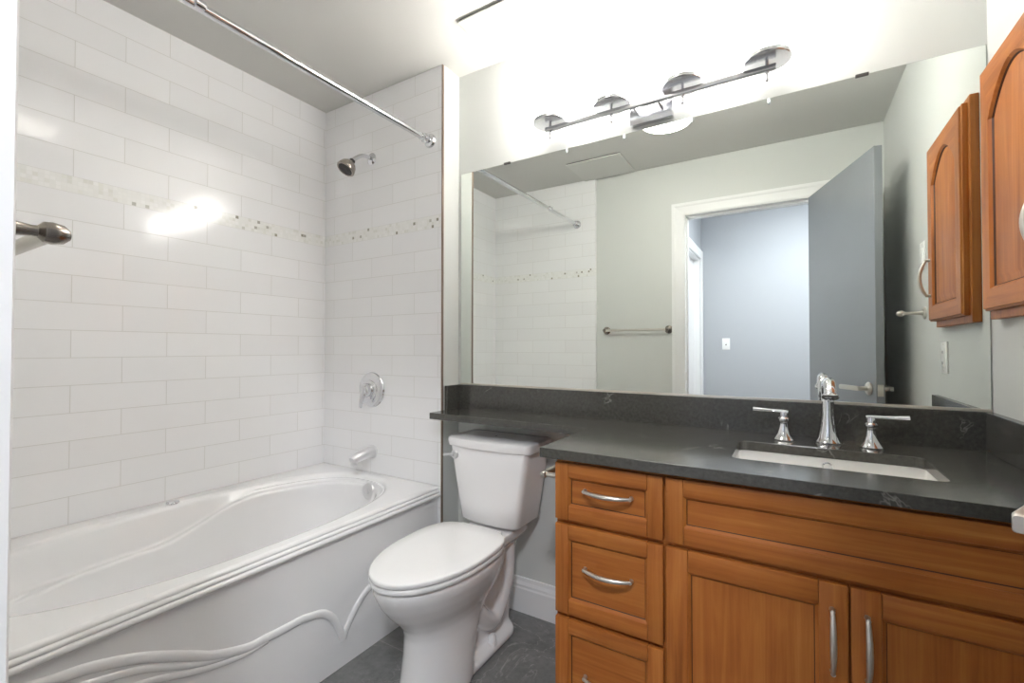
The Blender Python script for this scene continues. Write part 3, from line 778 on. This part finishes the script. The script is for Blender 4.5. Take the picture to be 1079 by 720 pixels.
# ------------------------------------------------------------------ towel bar, hook, plates
tw = thing('towel_bar', 'brushed nickel towel bar on the wall between tub tile and doorway', 'towel bar', (1.277, -DF, 1.322))
for s in (-1, 1):
    link('post', lathe([(0.0, 0.0), (0.029, 0.0), (0.030, 0.004), (0.022, 0.010), (0.011, 0.017), (0.0085, 0.026), (0.0065, 0.040), (0.0070, 0.045), (0.0125, 0.050), (0.0135, 0.058), (0.0115, 0.068), (0.006, 0.074), (0.0, 0.075)], 28, axis=(0, 1, 0), loc=(s*0.237, 0.0005, 0)), 'oldnickel', tw)
link('bar', tube([(-0.237, 0.057, -0.001), (0.237, 0.057, -0.001)], 0.009, 16), 'nickel', tw)
hk = thing('robe_hook', 'nickel robe hook on right wall below switch plate, seen in the mirror', 'hook', (W, -0.742, 1.332))
link('flange', lathe([(0.0, 0.0), (0.025, 0.0), (0.026, 0.004), (0.019, 0.009), (0.0, 0.009)], 28, axis=(-1, 0, 0), loc=(-0.0003, 0, 0)), 'nickel', hk)
link('peg', lathe([(0.010, 0.008), (0.0075, 0.02), (0.006, 0.062), (0.007, 0.068), (0.0125, 0.074), (0.0130, 0.081), (0.009, 0.092), (0.0, 0.098)], 20, axis=(-1, 0, 0)), 'nickel', hk)
def wall_plate(name, label, loc, rz, kind, cat):
    """plate in local x/z facing -y"""
    o = thing(name, label, cat, loc, rz)
    link('plate', B((-0.036, 0.036, -0.006, -0.0003, -0.058, 0.058), bev=0.002), 'plate', o)
    if kind == 'rocker':
        link('rocker', B((-0.016, 0.016, -0.010, -0.005, -0.033, 0.033), bev=0.002), 'plate', o)
    elif kind == 'toggle':
        link('toggle', B((-0.005, 0.005, -0.016, -0.005, -0.004, 0.014), bev=0.002), 'plate', o)
        link('slot', B((-0.006, 0.006, -0.0065, -0.005, -0.013, 0.013)), 'slot', o)
    else:
        link('receptacle', B((-0.017, 0.017, -0.009, -0.005, -0.034, 0.034), bev=0.002), 'plate', o)
        for z in (-0.02, 0.02):
            link('slot', B((-0.008, -0.005, -0.0094, -0.0085, z-0.005, z+0.005), (0.005, 0.008, -0.0094, -0.0085, z-0.005, z+0.005)), 'slot', o)
    for z in (-0.048, 0.048):
        link('screw', lathe([(0.0, 0.0), (0.003, 0.0), (0.0022, 0.001), (0.0, 0.0012)], 10, axis=(0, -1, 0), loc=(0, -0.006, z)), 'nickel', o)
    return o
wall_plate('light_switch', 'white toggle switch plate on the hall wall, seen through the doorway', (1.716, HY, 1.228), PI, 'toggle', 'switch')
wall_plate('light_switch', 'white rocker switch plate on right wall behind the maple wall cabinet', (W, -0.760, 1.575), -PI/2, 'rocker', 'switch')
wall_plate('power_outlet', 'white outlet plate on right wall below the maple wall cabinet', (W, -0.458, 1.150), -PI/2, 'outlet', 'outlet')

# ------------------------------------------------------------------ bathroom door, standing open
TH = R(18.3); DL = 0.765
dr = bpy.data.objects.new('door_1', None); COL.objects.link(dr); dr['kind'] = 'structure'
tag(dr, 'grey painted door standing open beside the right wall, seen in the mirror', 'door')
dr.location = (2.377, -1.652, 0.008); dr.rotation_euler = (0, 0, PI/2 - TH)
link('door_leaf', B((0, DL, -0.035, 0, 0, 2.132), bev=0.0015, seg=1), 'door', dr, smooth=False)
link('latch_plate', B((DL-0.0005, DL+0.0012, -0.030, -0.005, 0.95, 1.005), bev=0.0004), 'nickel', dr)
for s, y in ((1, 0.0), (-1, -0.035)):
    bm = lathe([(0.0, 0.0), (0.031, 0.0), (0.032, 0.004), (0.026, 0.009), (0.012, 0.012), (0.0105, 0.040), (0.0115, 0.050), (0.0, 0.052)], 28, axis=(0, s, 0), loc=(DL-0.062, y, 0.982))
    secs = []
    for x, hw_, hz, so in ((DL-0.044, .007, .007, .050), (DL-0.05, .0095, .0110, .050), (DL-0.09, .0095, .0110, .056), (DL-0.178, .0080, .0115, .0715), (DL-0.185, .0060, .009, .0725)):
        secs.append([Vector((x, y + s*so + p.x, 0.982 + p.y)) for p in rrect(-hw_, hw_, -hz, hz, .0035, 0, 3)])
    loft(secs, bm=bm)
    link('lever_handle', bm, 'nickel', dr)
for z in (0.25, 1.05, 1.88):
    link('hinge', lathe([(0.0, 0.0), (0.007, 0.0), (0.007, 0.09), (0.0, 0.09)], 12, loc=(-0.002, -0.041, z)), 'nickel', dr)
